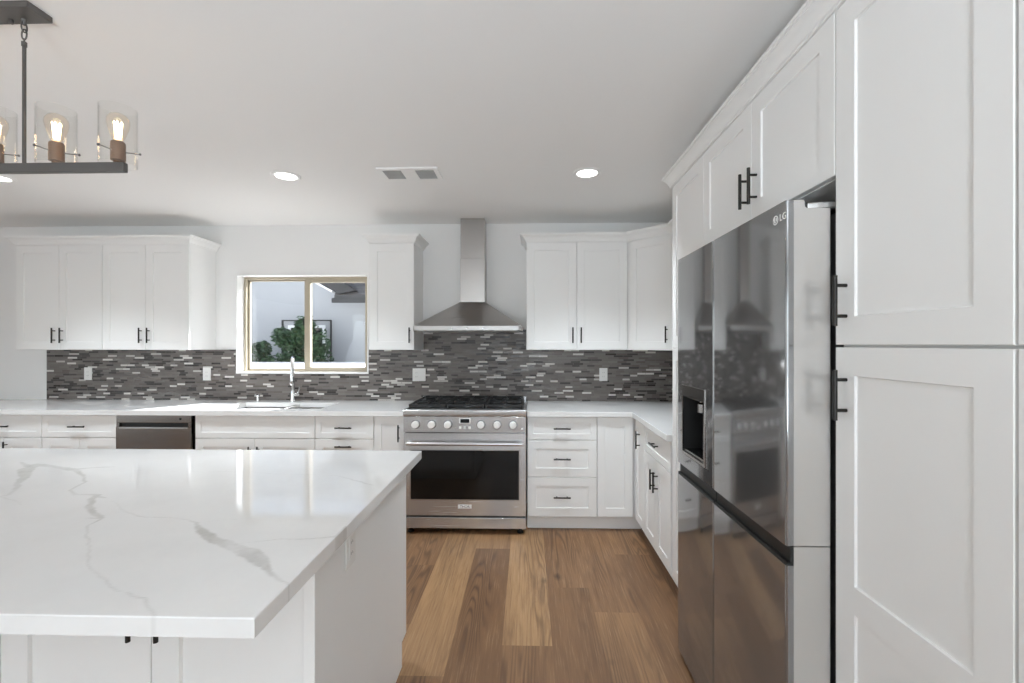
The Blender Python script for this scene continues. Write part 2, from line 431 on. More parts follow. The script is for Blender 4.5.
def plain_window(name, axis, at, a0, a1, z0, z1):
    r = bpy.data.objects.new(name, None); COL.objects.link(r); struct(r)
    m = MB(); g = MB(); fw = .06; mid = (a0 + a1) / 2
    def bx(mm, p, q, zz0, zz1, d0=.04, d1=.10):
        if axis == 'x': mm.box(p, q, at - d1, at - d0, zz0, zz1)
        else: mm.box(at - d1, at - d0, p, q, zz0, zz1)
    for p, q, s0, s1 in ((a0, a0 + fw, z0, z1), (a1 - fw, a1, z0, z1), (mid - .03, mid + .03, z0 + fw, z1 - fw), (a0 + fw, a1 - fw, z0, z0 + fw), (a0 + fw, a1 - fw, z1 - fw, z1)):
        bx(m, p, q, s0, s1)
    m.build('window_frame', 'trim', r); bx(g, a0 + fw, a1 - fw, z0 + fw, z1 - fw, .068, .072); g.build('window_glass', 'glass', r)
plain_window('window_2', 'x', YF, -4.9, -2.3, .2, 2.3)
plain_window('window_3', 'x', YF, -1.2, 1.0, .2, 2.3)
plain_window('window_4', 'y', XL, -1.3, 1.7, .3, 2.3)
# kitchen window: tan vinyl slider in a deep white reveal
w1 = bpy.data.objects.new('window_1', None); COL.objects.link(w1); struct(w1)
m = MB(); yo0, yo1 = YB + .085, YB + .15
m.box(WX0, WX0 + .022, yo0, yo1, WZ0, WZ1).box(WX1 - .025, WX1, yo0, yo1, WZ0, WZ1)
m.box(WX0 + .022, WX1 - .025, yo0, yo1, WZ0, WZ0 + .012).box(WX0 + .022, WX1 - .025, yo0, yo1, WZ1 - .022, WZ1)
m.build('window_frame', 'tan', w1, bev=.003)
def sash(x0, x1, z0, z1, y, fw, wl=None):
    wl = wl or fw
    m = MB(); m.box(x0, x0 + wl, y, y + .028, z0, z1).box(x1 - fw, x1, y, y + .028, z0, z1).box(x0 + wl, x1 - fw, y, y + .028, z0, z0 + fw).box(x0 + wl, x1 - fw, y, y + .028, z1 - fw, z1)
    s = m.build('sash', 'tan', w1, bev=.002)
    MB().box(x0 + wl - .004, x1 - fw + .004, y + .012, y + .016, z0 + fw - .004, z1 - fw + .004).build('pane', 'glass', s)
    return s
sash(-2.077, WX1 - .0255, WZ0 + .0125, WZ1 - .0225, YB + .092, .030, .052)
sash(WX0 + .0225, -2.03, WZ0 + .0125, WZ1 - .0225, YB + .121, .012, .012)
MB().box(-2.092, -2.078, YB + .095, YB + .115, 1.60, 1.66).build('latch', 'gap', w1, bev=.002)
m = MB()     # white drywall reveal edge / corner bead around the opening
m.box(WX0 - .012, WX0, YB - .012, YB + .158, WZ0 - .012, WZ1 + .012).box(WX1, WX1 + .012, YB - .012, YB + .158, WZ0 - .012, WZ1 + .012)
m.box(WX0, WX1, YB - .012, YB + .158, WZ0 - .012, WZ0).box(WX0, WX1, YB - .012, YB + .158, WZ1, WZ1 + .012)
struct(m.build('trim_1', 'trim'))
# tile
TT = .010
m = MB(); yb = YB - TT; TZ0, TZ1 = .9155, 1.374
m.box(-4.43, WX0 - .013, yb, YB - .0005, TZ0, TZ1).box(WX0 - .013, WX1 + .013, yb, YB - .0005, TZ0, WZ0 - .0125).box(WX1 + .013, XR - .0005, yb, YB - .0005, TZ0, TZ1)
m.box(-.940, -.016, yb, YB - .0005, TZ1, 1.555)
m.box(XR - TT, XR - .0005, 2.60, yb, TZ0, TZ1)
struct(m.build('backsplash', 'tile'), 'strip of brown, grey and white mosaic tile between worktop and wall cabinets')

# ------------------------------------------------------------------ cabinets
def pull(parent, x, z, horiz=False, L=.128, y=0.):
    m = MB(); s = L / 2; yy = y - .029
    d = (1, 0, 0) if horiz else (0, 0, 1)
    e = lambda k, q: (x + d[0] * k, q, z + d[2] * k)
    m.tube([e(-s, yy), e(s, yy)], .0058, 12)
    for k in (-.039, .039): m.tube([e(k, y - .0002), e(k, yy)], .0045, 8)
    return m.build('pull', 'black', parent)
def cabinet(name, label, loc, rz, w, depth, z0, z1, fronts, toe=False, rail=.063, group=None, body_poly=None, cat='cabinet', rec=.0062):
    r = thing(name, label, cat, loc, rz, group)
    m = MB(); g = .0012
    if toe == 'notched':     # toe recess at the far (working) side
        m.prism([(.0215, 0.0005), (depth - .07, .0005), (depth - .07, .110), (depth, .110), (depth, z1), (.0215, z1)], 'x', g, w - g)
    elif body_poly: m.prism(body_poly, 'z', z0, z1)
    else: m.box(g, w - g, .0215, depth, z0, z1)
    m.build('carcass', 'paint', r, bev=.001)
    if toe is True: MB().box(g, w - g, .0715, .086, .0008, z0 + .004).build('toe_kick', 'paint', r)
    for f in fronts:
        kind = f[0]; x0, x1, a, c = f[1:5]; h = f[5] if len(f) > 5 else None
        rl = rail if kind == 'door' else min(rail, max(.040, (c - a) * .24))
        mids = f[6] if len(f) > 6 else ()
        mm = MB()
        if kind == 'drawer' and (c - a) < .2: # shallow drawer: slimmer rails top and bottom
            mm.shaker(x0, x1, a, c, .042)
        else: mm.shaker(x0, x1, a, c, rl, rec=rec, mids=mids)
        d = mm.build(kind, 'paint', r)
        if h: pull(d, h[1], h[2], h[0] == 'h')
    return r
G = .0018
BZ0, BZ1 = .110, .874                        # base carcass; counter above
UZ0, UZ1 = 1.376, 2.262
YBASE = 3.46; DB = YB - .0012 - YBASE
YUP = 3.75; DU = YB - .0012 - YUP
def pair(w, z0, z1, hz, rail=.063):
    return [('door', G, w / 2 - G / 1.2, z0, z1, ('v', w / 2 - .034, hz)), ('door', w / 2 + G / 1.2, w - G, z0, z1, ('v', w / 2 + .034, hz))]
D0, DM, D1 = .117, .694, .870
# back run, left of the range
cabinet('base_cabinet', 'white base cabinet at the far left end of the back counter', (-4.42, YBASE, 0), 0, .618, DB, BZ0, BZ1,
        [('drawer', G, .618 - G, .698, D1, ('h', .309, .784)), ('door', G, .309 - .0015, D0, .693, ('v', .276, .60)), ('door', .309 + .0015, .618 - G, D0, .693, ('v', .342, .60))], True)
cabinet('base_cabinet', 'white base cabinet with one drawer pull directly left of the dishwasher', (-3.800, YBASE, 0), 0, .600, DB, BZ0, BZ1,
        [('drawer', G, .600 - G, .698, D1, ('h', .300, .784)), ('door', G, .30 - .0015, D0, .693, ('v', .266, .545)), ('door', .30 + .0015, .60 - G, D0, .693, ('v', .334, .545))], True)
cabinet('sink_cabinet', 'wide white sink base cabinet with a blank false drawer front below the window', (-2.579, YBASE, 0), 0, .940, DB, BZ0, BZ1 - .24,
        [('drawer', G, .940 - G, .698, D1)] + pair(.940, D0, .693, .573), True)
cabinet('drawer_cabinet', 'white drawer cabinet between the sink cabinet and the narrow door beside the range', (-1.638, YBASE, 0), 0, .456, DB, BZ0, BZ1,
        [('drawer', G, .456 - G, .698, D1, ('h', .228, .784)), ('drawer', G, .456 - G, .418, .693, ('h', .228, .640)), ('drawer', G, .456 - G, D0, .413, ('h', .228, .267))], True)
cabinet('narrow_cabinet', 'narrow white base cabinet with a single tall door just left of the range', (-1.181, YBASE, 0), 0, .242, DB, BZ0, BZ1,
        [('door', G, .242 - G, D0, D1, ('v', .194, .745))], True, rail=.056)
# back run, right of the range
cabinet('drawer_cabinet', 'white three-drawer base cabinet just right of the range', (-.006, YBASE, 0), 0, .529, DB, BZ0, BZ1,
        [('drawer', .004, .529 - G, .700, D1, ('h', .264, .786)), ('drawer', .004, .529 - G, .418, .695, ('h', .264, .556)), ('drawer', .004, .529 - G, D0, .413, ('h', .264, .267))], True)
XF = .806
cabinet('corner_cabinet', 'white blind corner base cabinet with a plain door without a pull', (.5245, YBASE, 0), 0, .905, DB, BZ0, BZ1,
        [('door', G, .270, D0, D1)], False, rail=.063)
MB().box(.5220, .806 + .066, YBASE + .0715, YBASE + .0745, .0008, BZ0 - .001).build('toe_kick', 'paint', bpy.data.objects['corner_cabinet'], off=(.5245, YBASE, 0))
# right run, faces -x (local x runs towards the camera)
cabinet('narrow_cabinet', 'narrow white cabinet door on the right run beside the inside corner', (XF, 3.438, 0), -PI / 2, .262, XR - .0012 - XF, BZ0, BZ1,
        [('door', .005, .262 - G, D0, D1, ('v', .140, .735))], True, rail=.056)
cabinet('base_cabinet', 'white base cabinet with one drawer over two doors on the right run before the refrigerator', (XF, 3.174, 0), -PI / 2, .582, XR - .0012 - XF, BZ0, BZ1,
        [('drawer', G, .582 - G, .698, D1, ('h', .291, .790))] + pair(.582, D0, .693, .565), True)
# wall cabinets
hz = 1.498
def upper(label, x, w, fronts, name='wall_cabinet'):
    return cabinet(name, label, (x, YUP, 0), 0, w, DU, UZ0, 2.285, fronts)
upper('white two-door wall cabinet at the far left above the tile', -4.344, .748, pair(.748, UZ0 + .003, UZ1, hz))
upper('white two-door wall cabinet next to the left side of the window', -3.595, .748, pair(.748, UZ0 + .003, UZ1, hz))
upper('single-door white wall cabinet between the window and the range hood', -1.317, .373, [('door', G, .373 - G, UZ0 + .003, UZ1, ('v', .373 - .034, hz))])
upper('white two-door wall cabinet right of the range hood', -.012, .826, pair(.826, UZ0 + .003, UZ1, hz))
# diagonal corner cabinet
dl = (XR - .33 - .82) * math.sqrt(2)
wx, wy = XR - .0012, YB - .0012
def dloc(X, Y):
    dx, dy = X - .82, Y - YUP; c = math.sqrt(.5); return (dx * c - dy * c, dx * c + dy * c)
poly = [dloc(.8165, YUP + .024), dloc(XR - .33 - .002 + .024, 3.472), dloc(wx, 3.472), dloc(wx, wy), dloc(.8165, wy)]
cabinet('corner_wall_cabinet', 'white wall cabinet set diagonally across the right corner', (.82, YUP, 0), -PI / 4, dl, .3, UZ0, 2.285,
        [('door', .012, dl - .012, UZ0 + .003, UZ1, ('v', dl - .05, hz))], body_poly=poly)
# tall run on the right wall
XT = .81; DT = XR - .0012 - XT
cabinet('tall_cabinet', 'tall narrow white cabinet on the far side of the refrigerator', (XT, 2.576, 0), -PI / 2, .456, DT, .110, 2.320,
        [('door', G, .456 - G, .117, 1.399, ('v', .35, 1.28)), ('door', G, .456 - G, 1.404, UZ1 + .041, ('v', .35, 1.53))], True)
cabinet('bridge_cabinet', 'white two-door cabinet spanning above the refrigerator', (XT, 2.119, 0), -PI / 2, .896, DT, 1.870, 2.320,
        [('door', G, .448 - .0015, 1.872, UZ1 + .041, ('v', .420, 1.986)), ('door', .448 + .0015, .896 - G, 1.872, UZ1 + .041, ('v', .486, 1.986))])
for lab, y in (('tall white pantry cabinet next to the near side of the refrigerator, with two black pulls', 1.222), ('tall white cabinet cut off by the right edge of the photo', .776)):
    hx = .043 if y > 1 else .41
    cabinet('pantry_cabinet', lab, (XT, y, 0), -PI / 2, .444, DT, .110, 2.320,
            [('door', G, .444 - G, .117, 1.4175, ('v', hx, 1.296), (.787,)), ('door', G, .444 - G, 1.424, 2.302, ('v', hx, 1.536))], True, rail=.069)

# crown moulding
def crown(name, path, label, z=2.263, hs=1.0):
    prof = [(.0205, 0), (.0, 0), (-.005, .0), (-.005, .008), (-.011, .011), (-.015, .021), (-.022, .034), (-.032, .045), (-.043, .051), (-.043, .056), (-.051, .057), (-.051, .072), (.0205, .072)]
    prof = [(o, h * hs) for o, h in prof]
    P = [Vector((x, y)) for x, y in path]; n = len(P); rows = []
    for i in range(n):
        d0 = (P[i] - P[i - 1]).normalized() if i else None
        d1 = (P[i + 1] - P[i]).normalized() if i < n - 1 else None
        n0 = Vector((d0.y, -d0.x)) if d0 else None; n1 = Vector((d1.y, -d1.x)) if d1 else None
        if n0 and n1: mm = (n0 + n1); mm = mm / (mm.dot(n1))
        else: mm = n0 or n1
        rows.append([(P[i].x - mm.x * o, P[i].y - mm.y * o, z + h) for o, h in prof])
    b = MB(); vr = [[b.bm.verts.new(p) for p in r] for r in rows]; k = len(prof)
    for a, c in zip(vr, vr[1:]):
        for j in range(k): b.bm.faces.new((a[j], a[(j + 1) % k], c[(j + 1) % k], c[j]))
    b.bm.faces.new(vr[0]); b.bm.faces.new(vr[-1][::-1])
    o = b.build(name, 'paint'); tag(o, label, 'moulding'); origin_to(o, (path[1][0], path[1][1], z)); return o
yw = YB - .0015
crown('crown_moulding', [(-4.344, yw), (-4.344, YUP), (-2.847, YUP), (-2.847, yw)], 'white crown moulding along the two wall cabinets on the left')
crown('crown_moulding', [(-1.317, yw), (-1.317, YUP), (-.944, YUP), (-.944, yw)], 'short white crown moulding on the single cabinet left of the hood')
crown('crown_moulding', [(-.012, yw), (-.012, YUP), (.818, YUP), (XR - .332, 3.470), (XR - .332, 3.3)], 'white crown moulding bending across the right corner cabinets')
crown('crown_moulding', [(XT, 2.6), (XT, .334)], 'long white crown moulding above the refrigerator and pantry', z=2.3045, hs=.80)

# ------------------------------------------------------------------ worktops
YCF = 3.435
SX0, SX1, SY0, SY1 = -2.47, -1.64, 3.555, 3.925       # sink cut-out
m = MB(); z0, z1 = .8755, .914
m.box(-4.95, SX0, YCF, YB - .0008, z0, z1).box(SX1, -.9385, YCF, YB - .0008, z0, z1).box(SX0, SX1, YCF, SY0, z0, z1).box(SX0, SX1, SY1, YB - .0008, z0, z1)
bmesh.ops.remove_doubles(m.bm, verts=m.bm.verts, dist=1e-5)
o = m.build('countertop', 'quartz'); tag(o, 'long white quartz counter with the sink, left of the range', 'countertop'); origin_to(o, (-2.9, 3.76, z0))
m = MB(); m.prism([(-.006, YCF), (XF - .025, YCF), (XF - .025, 2.583), (XR - .0008, 2.583), (XR - .0008, YB - .0008), (-.006, YB - .0008)], 'z', z0, z1)
o = m.build('countertop', 'quartz', bev=.002); tag(o, 'white quartz corner counter right of the range', 'countertop'); origin_to(o, (.4, 3.76, z0))

# island top with grey veins
VE = []   # (x, y, half width)
def px(x, y):
    d = 455 * (.914 - 1.426) / (344 - y); u = (x - 516) / 455 * d; th = math.radians(1.5)
    return (u * math.cos(th) - d * math.sin(th), u * math.sin(th) + d * math.cos(th))
def vein(pts, crop):
    ox, oy, s = crop; q = [(*px(ox + a / s, oy + b_ / s), w) for a, b_, w in pts]
    VE.extend(zip(q, q[1:]))
c1 = (0, 440, 3.417); c2 = (0, 430, 2.438)
vein([(-60, 200, .006), (20, 190, .008), (60, 150, .012), (97, 122, .02), (88, 98, .035), (128, 86, .03), (200, 92, .016), (250, 100, .022), (300, 95, .010), (385, 92, .004)], c1)
vein([(60, 76, .003), (88, 90, .02), (140, 78, .006)], c1)
vein([(255, 102, .016), (285, 118, .008), (290, 142, .007), (235, 172, .006), (255, 186, .007), (325, 184, .012), (362, 196, .006)], c1)
vein([(340, 186, .016), (310, 205, .014), (303, 228, .014), (330, 250, .012), (365, 264, .008), (300, 264, .003)], c1)
vein([(360, 266, .007), (312, 290, .004), (303, 320, .003), (308, 355, .003), (294, 395, .003), (312, 430, .0025), (345, 470, .0025), (400, 518, .0025), (470, 538, .003), (505, 545, .005), (515, 575, .004), (535, 604, .004)], c1)
vein([(380, 208, .0015), (430, 240, .002), (480, 262, .003), (600, 267, .003), (668, 286, .006)], c1)
vein([(472, 230, .006), (488, 245, .018), (515, 262, .020), (550, 280, .022), (590, 300, .030), (620, 320, .024), (645, 338, .012), (670, 355, .006), (705, 375, .003)], c2)
vein([(560, 278, .002), (640, 272, .0025), (740, 266, .004), (820, 262, .008), (850, 238, .012), (880, 232, .006)], c2)
vein([(300, 100, .001), (560, 102, .0015), (700, 108, .0015), (820, 112, .002), (900, 130, .006), (915, 134, .004)], c2)
vein([(668, 288, .001), (760, 275, .0015), (830, 272, .0015)], c1)
vein([(-10, 196, .004), (40, 208, .003), (70, 220, .002)], c1)
def fbm(x, y):
    s = 0
    for f, a, p, q in ((9, 1, .3, 1.1), (17, .7, 2.1, .4), (37, .45, 1.2, 2.2), (71, .3, .2, .9), (139, .22, 2.9, 1.7), (263, .16, 1.5, .1)):
        s = s + a * np.sin(f * x + p + 1.7 * np.sin(f * .6 * y + q)) * np.cos(f * .8 * y + q + 1.3 * np.sin(f * .7 * x + p))
    return s
def island_top():
    X0, X1, Y0, Y1 = -3.45, -.512, .838, 2.168
    nx, ny = 640, 290
    xs = np.linspace(X0, X1, nx); ys = np.linspace(Y0, Y1, ny)
    gx, gy = np.meshgrid(xs, ys)
    wx = gx + .0062 * fbm(gx, gy); wy = gy + .0062 * fbm(gy + 3.3, gx)
    V = np.zeros_like(gx)
    for (a, b_) in VE:
        ax, ay, aw = a; bx, by, bw = b_
        dx, dy = bx - ax, by - ay; L2 = dx * dx + dy * dy + 1e-9
        t = np.clip(((wx - ax) * dx + (wy - ay) * dy) / L2, 0, 1)
        d = np.hypot(wx - ax - t * dx, wy - ay - t * dy); w = aw + (bw - aw) * t
        k = np.clip((w * .72 + .0012 - d) / .0035, 0, 1) * np.clip(.42 + w * 24, 0, .85)
        V = np.maximum(V, k)
    V = V * np.clip(.8 + .28 * fbm(gx * 1.5 + 1, gy * 1.5), .25, 1)
    zt, zb = .914, .8765; ch = .002
    verts = [(x, y, zt) for y in ys for x in xs]; faces = []; val = list(V.ravel())
    # ease the top edge
    idx = lambda i, j: j * nx + i
    for j in range(ny - 1):
        for i in range(nx - 1): faces.append((idx(i, j), idx(i + 1, j), idx(i + 1, j + 1), idx(i, j + 1)))
    loop = [idx(i, 0) for i in range(nx)] + [idx(nx - 1, j) for j in range(1, ny)] + [idx(i, ny - 1) for i in range(nx - 2, -1, -1)] + [idx(0, j) for j in range(ny - 2, 0, -1)]
    def off(p):
        x, y, z = p
        return ((x - ch if x <= X0 + 1e-6 else x + ch if x >= X1 - 1e-6 else x), (y - ch if y <= Y0 + 1e-6 else y + ch if y >= Y1 - 1e-6 else y))
    b1 = len(verts)
    for q in loop: x, y = off(verts[q]); verts.append((x, y, zt - ch)); val.append(val[q])
    b2 = len(verts)
    for q in loop: x, y = off(verts[q]); verts.append((x, y, zb)); val.append(val[q])
    n = len(loop)
    for k in range(n):
        k2 = (k + 1) % n
        faces.append((loop[k2], loop[k], b1 + k, b1 + k2)); faces.append((b1 + k2, b1 + k, b2 + k, b2 + k2))
    faces.append(tuple(b2 + k for k in range(n - 1, -1, -1)))
    me = bpy.data.meshes.new('countertop'); me.from_pydata(verts, [], faces); me.update()
    at = me.attributes.new('vein', 'FLOAT', 'POINT'); at.data.foreach_set('value', np.array(val, dtype=np.float32))
    me.materials.append(M['quartz'])
    o = bpy.data.objects.new('countertop', me); COL.objects.link(o)
    tag(o, 'large white quartz island top with grey veins', 'countertop'); origin_to(o, (-1.98, 1.5, zb))
island_top()
# island cabinets: doors on the seating side, toe recess on the working side
IY = 1.180; IW = .826; ID = 2.060 - IY
ilabs = ['white island cabinet at the right end, under the corner of the quartz top', 'white island cabinet second from the right end, cut off by the left photo edge', 'white island cabinet at the far left end of the island']
for k in range(3):
    x = -.5855 - IW - k * (IW + .002)
    r = cabinet('island_cabinet', ilabs[k], (x, IY, 0), 0, IW, ID, 0, .8755,
                [('door', G, IW / 2 - G / 1.2, .117, .868, ('v', IW / 2 - .037, .719)), ('door', IW / 2 + G / 1.2, IW - G, .117, .868, ('v', IW / 2 + .037, .719))], 'notched', rail=.074, rec=.0105)
    if k == 0:     # panelled end with the toe notch at its far lower corner
        yf = -.004
        MB().prism([(yf, .0008), (ID - .066, .0008), (ID - .066, .110), (ID + .002, .110), (ID + .002, .8755), (yf, .8755)], 'x', IW + .0008, IW + .0305).build('end_panel', 'paint', r, bev=.0015)
        # slim corner bead down the front edge of the end panel
        MB().box(IW + .0035, IW + .0335, yf - .012, yf - .0002, .0008, .875).build('corner_bead', 'paint', r, bev=.002)

# ------------------------------------------------------------------ outlets
def outlet(label, loc, rz, gang=1, name='wall_outlet'):
    w = .072 if gang == 1 else .118
    r = thing(name, label, 'outlet', loc, rz)
    MB().box(-w / 2, w / 2, -.006, -.0004, -.058, .058).build('cover_plate', 'plate', r, bev=.002)
    for g in range(gang):
        cx = 0 if gang == 1 else (-.023 + .046 * g)
        MB().box(cx - .0165, cx + .0165, -.008, -.0055, -.033, .033).build('receptacle' if g == 0 else 'rocker_switch', 'plate', r, bev=.001)
        if g == 0:
            for zz in (-.017, .017):
                for xx in (-.006, .006): MB().box(cx + xx - .001, cx + xx + .001, -.0083, -.0078, zz - .004, zz + .004).build('slot', 'slot', r)
    return r
yo = YB - TT - .0002
outlet('white outlet on the tile at the far left under the wall cabinets', (-4.035, yo, 1.154), 0)
outlet('white outlet on the tile just left of the window', (-2.925, yo, 1.152), 0)
outlet('white double outlet plate on the tile beside the range', (-.979, yo, 1.149), 0, 2)
outlet('white outlet on the tile right of the range', (.672, yo, 1.154), 0)
outlet('white outlet on the side panel of the island', (-.5845 + .0300, 1.40, .795), PI / 2)

# ------------------------------------------------------------------ sink, faucet, dispenser
sk = thing('sink', 'stainless steel double-bowl sink set into the counter under the window', 'sink', ((SX0 + SX1) / 2, 3.74, .72))
so = tuple(sk.location)
for xa, xb in ((SX0 + .004, -2.03), (-1.985, SX1 - .004)):
    b = MB(); ya, yb_ = SY0 + .004, SY1 - .004; zt, zb = .8745, .69; r_ = .02
    b.quad([(xa, ya, zt), (xa, yb_, zt), (xa + r_, yb_ - r_, zb), (xa + r_, ya + r_, zb)]); b.quad([(xb, ya, zt), (xb - r_, ya + r_, zb), (xb - r_, yb_ - r_, zb), (xb, yb_, zt)])
    b.quad([(xa, ya, zt), (xa + r_, ya + r_, zb), (xb - r_, ya + r_, zb), (xb, ya, zt)]); b.quad([(xa, yb_, zt), (xb, yb_, zt), (xb - r_, yb_ - r_, zb), (xa + r_, yb_ - r_, zb)])
    b.quad([(xa + r_, ya + r_, zb), (xa + r_, yb_ - r_, zb), (xb - r_, yb_ - r_, zb), (xb - r_, ya + r_, zb)])
    o = b.build('bowl', 'sinksteel', sk, off=so)
    md = o.modifiers.new('thick', 'SOLIDIFY'); md.thickness = .0015; md.offset = 1
    MB().lathe([(.045, 0), (.045, .004), (.03, .005), (.028, .001)], ((xa + xb) / 2, 3.76, zb + .0015)).build('drain', 'chrome', o, off=so)
MB().box(-2.0295, -1.9855, SY0 + .004, SY1 - .004, .86, .899).build('divider', 'sinksteel', sk, off=so, bev=.004)
fc = thing('faucet', 'tall chrome gooseneck faucet in front of the window', 'faucet', (-2.092, 4.0, .9145)); fo = tuple(fc.location)
fx, fy = -2.092, 4.0
MB().lathe([(.027, 0), (.027, .008), (.021, .014), (.019, .09), (.016, .10)], (fx, fy, .9145)).build('base', 'chrome', fc, off=fo)
pts = [(fx, fy, 1.0), (fx, fy, 1.22)]
for k in range(1, 13):
    a = PI * k / 12; pts.append((fx + .08 * (1 - math.cos(a)) / 2, fy - .085 + .085 * math.cos(a), 1.22 + .085 * math.sin(a)))
pts.append((fx + .081, fy - .172, 1.19))
MB().tube(pts, .0125, 14).build('neck', 'chrome', fc, off=fo)
MB().tube([(fx + .081, fy - .172, 1.195), (fx + .082, fy - .173, 1.16), (fx + .085, fy - .176, 1.09), (fx + .085, fy - .176, 1.075)], [.014, .017, .020, .016], 16).build('spray_head', 'chrome', fc, off=fo)
MB().tube([(fx + .012, fy, .975), (fx + .045, fy, .98), (fx + .05, fy, .985)], [.016, .017, .012], 14).tube([(fx + .045, fy, .985), (fx + .065, fy - .01, 1.05)], [.006, .0045], 10).build('lever', 'chrome', fc, off=fo)
sd = thing('soap_dispenser', 'small chrome soap dispenser on the counter left of the faucet', 'soap dispenser', (-2.409, 4.0, .9145)); do = tuple(sd.location)
MB().lathe([(.02, 0), (.02, .006), (.012, .012), (.011, .04), (.015, .045), (.015, .055), (.008, .06)], do).build('base', 'chrome', sd, off=do)
MB().tube([(-2.409, 4.0, .968), (-2.409, 3.99, .976), (-2.405, 3.955, .974), (-2.404, 3.945, .966)], [.008, .007, .006, .005], 10).build('spout', 'chrome', sd, off=do)

# ------------------------------------------------------------------ dishwasher
dwx0, dwx1 = -3.196, -2.600
dw = thing('dishwasher', 'dark stainless dishwasher with a pocket handle between two base cabinets', 'dishwasher', ((dwx0 + dwx1) / 2, YBASE, 0)); o_ = tuple(dw.location)
MB().box(dwx0 + .004, dwx1 + .017, YBASE + .03, YB - .03, .06, .872).build('tub', 'gap', dw, off=o_)
MB().box(dwx0 + .002, dwx1 - .002, YBASE - .012, YBASE + .029, .815, .8745).build('control_panel', 'dwsteel', dw, off=o_, bev=.003)
MB().box(dwx0 + .002, dwx1 - .002, YBASE - .012, YBASE + .029, .115, .782).box(dwx0 + .002, dwx0 + .025, YBASE - .012, YBASE + .029, .782, .815).box(dwx1 - .025, dwx1 - .002, YBASE - .012, YBASE + .029, .782, .815).build('door', 'dwsteel', dw, off=o_, bev=.002)
MB().box(dwx0 + .026, dwx1 - .026, YBASE + .012, YBASE + .0285, .783, .814).build('pocket_handle', 'gap', dw, off=o_)
MB().box(dwx0 + .026, dwx1 - .026, YBASE - .016, YBASE - .0125, .770, .7815).build('handle_lip', 'steel', dw, off=o_, bev=.001)
MB().lathe([(.008, 0), (.008, .002)], (dwx1 - .085, YBASE - .0122, .846), axis='y', n=14).build('button', 'gap', dw, off=o_)
MB().box(dwx0 + .004, dwx1 - .004, YBASE + .06, YBASE + .075, .0008, .113).build('toe_kick', 'gap', dw, off=o_)

# ------------------------------------------------------------------ range
rx0, rx1, ry = -.934, -.012, 3.392
rg = thing('range', 'stainless steel gas range with six knobs and a black oven window', 'range', ((rx0 + rx1) / 2, ry, 0)); ro = tuple(rg.location)
B = lambda *a: MB().box(*a)
B(rx0 + .004, rx1 - .004, ry + .046, YB - .028, .036, .898).build('body', 'steel_v', rg, off=ro)
m = MB(); m.prism([(ry - .008, .884), (ry - .012, .892), (ry - .012, .927), (ry - .006, .934), (YB - .026, .934), (YB - .026, .899), (ry + .04, .899), (ry + .04, .884)], 'x', rx0, rx1)
m.build('cooktop', 'steel', rg, off=ro, bev=.002)
B(rx0 + .02, rx1 - .02, ry + .045, YB - .06, .9342, .9375).build('burner_pan', 'iron', rg, off=ro)
B(rx0 + .001, rx1 - .001, YB - .056, YB - .027, .9345, .962).build('back_trim', 'steel', rg, off=ro, bev=.003)
m = MB(); m.prism([(ry - .004, .765), (ry - .010, .882), (ry + .044, .882), (ry + .044, .765)], 'x', rx0 + .002, rx1 - .002)
cp = m.build('control_panel', 'steel', rg, off=ro, bev=.0015)
for kx in (-.839, -.718, -.597, -.349, -.229, -.110):
    yk = ry - .0072
    MB().lathe([(.034, 0), (.034, .004), (.030, .007)], (kx, yk, .826), axis='y', n=28).build('knob_ring', 'fridge', cp, off=ro)
    MB().lathe([(.0245, .0072), (.0265, .012), (.0255, .036), (.022, .040)], (kx, yk, .826), axis='y', n=28).build('knob', 'knob', cp, off=ro)
B(-.512, -.428, ry - .0105, ry - .0068, .834, .872).build('display_frame', 'knob', cp, off=ro, bev=.001)
B(-.504, -.436, ry - .0118, ry - .0108, .838, .867).build('display', 'dispglass', cp, off=ro)
for bx in (-.505, -.471, -.437): B(bx - .009, bx + .009, ry - .0095, ry - .0062, .792, .812).build('button', 'knob', cp, off=ro, bev=.001)
B(-.050, -.036, ry - .0088, ry - .0058, .789, .800).build('badge', 'knob', cp, off=ro)
wx0, wx1, wz0, wz1 = -.880, -.066, .262, .632
d = MB()
y0, y1 = ry, ry + .044
d.box(rx0 + .003, wx0, y0, y1, .142, .757).box(wx1, rx1 - .003, y0, y1, .142, .757).box(wx0, wx1, y0, y1, .142, wz0).box(wx0, wx1, y0, y1, wz1, .757)
od = d.build('oven_door', 'steel', rg, off=ro)
B(wx0 + .0005, wx1 - .0005, ry + .002, ry + .012, wz0 + .0005, wz1 - .0005).build('oven_window', 'ovenglass', od, off=ro)
fr = MB(); e = .008
fr.box(wx0 - e, wx0 + .001, ry - .003, ry - .0003, wz0 - e, wz1 + e).box(wx1 - .001, wx1 + e, ry - .003, ry - .0003, wz0 - e, wz1 + e).box(wx0 + .001, wx1 - .001, ry - .003, ry - .0003, wz0 - e, wz0 + .001).box(wx0 + .001, wx1 - .001, ry - .003, ry - .0003, wz1 - .001, wz1 + e)
fr.build('window_frame', 'steel_v', od, off=ro)
h = MB(); h.tube([(-.900, ry - .048, .688), (-.040, ry - .048, .688)], .0135, 16)
for hx in (-.885, -.055): h.tube([(hx, ry - .0005, .688), (hx, ry - .048, .688)], .0105, 12)
h.build('oven_handle', 'steel', od, off=ro)
bd = B(-.522, -.421, ry - .003, ry - .0003, .196, .224).build('badge', 'knob', od, off=ro, bev=.001)
text('lettering', 'THOR', .027, 'gap', od, (-.4715 - ro[0], ry - .0035 - ro[1], .2095), (PI / 2, 0, 0))
B(rx0 + .002, rx1 - .002, ry - .002, ry + .044, .046, .127).build('bottom_drawer', 'steel', rg, off=ro, bev=.002)
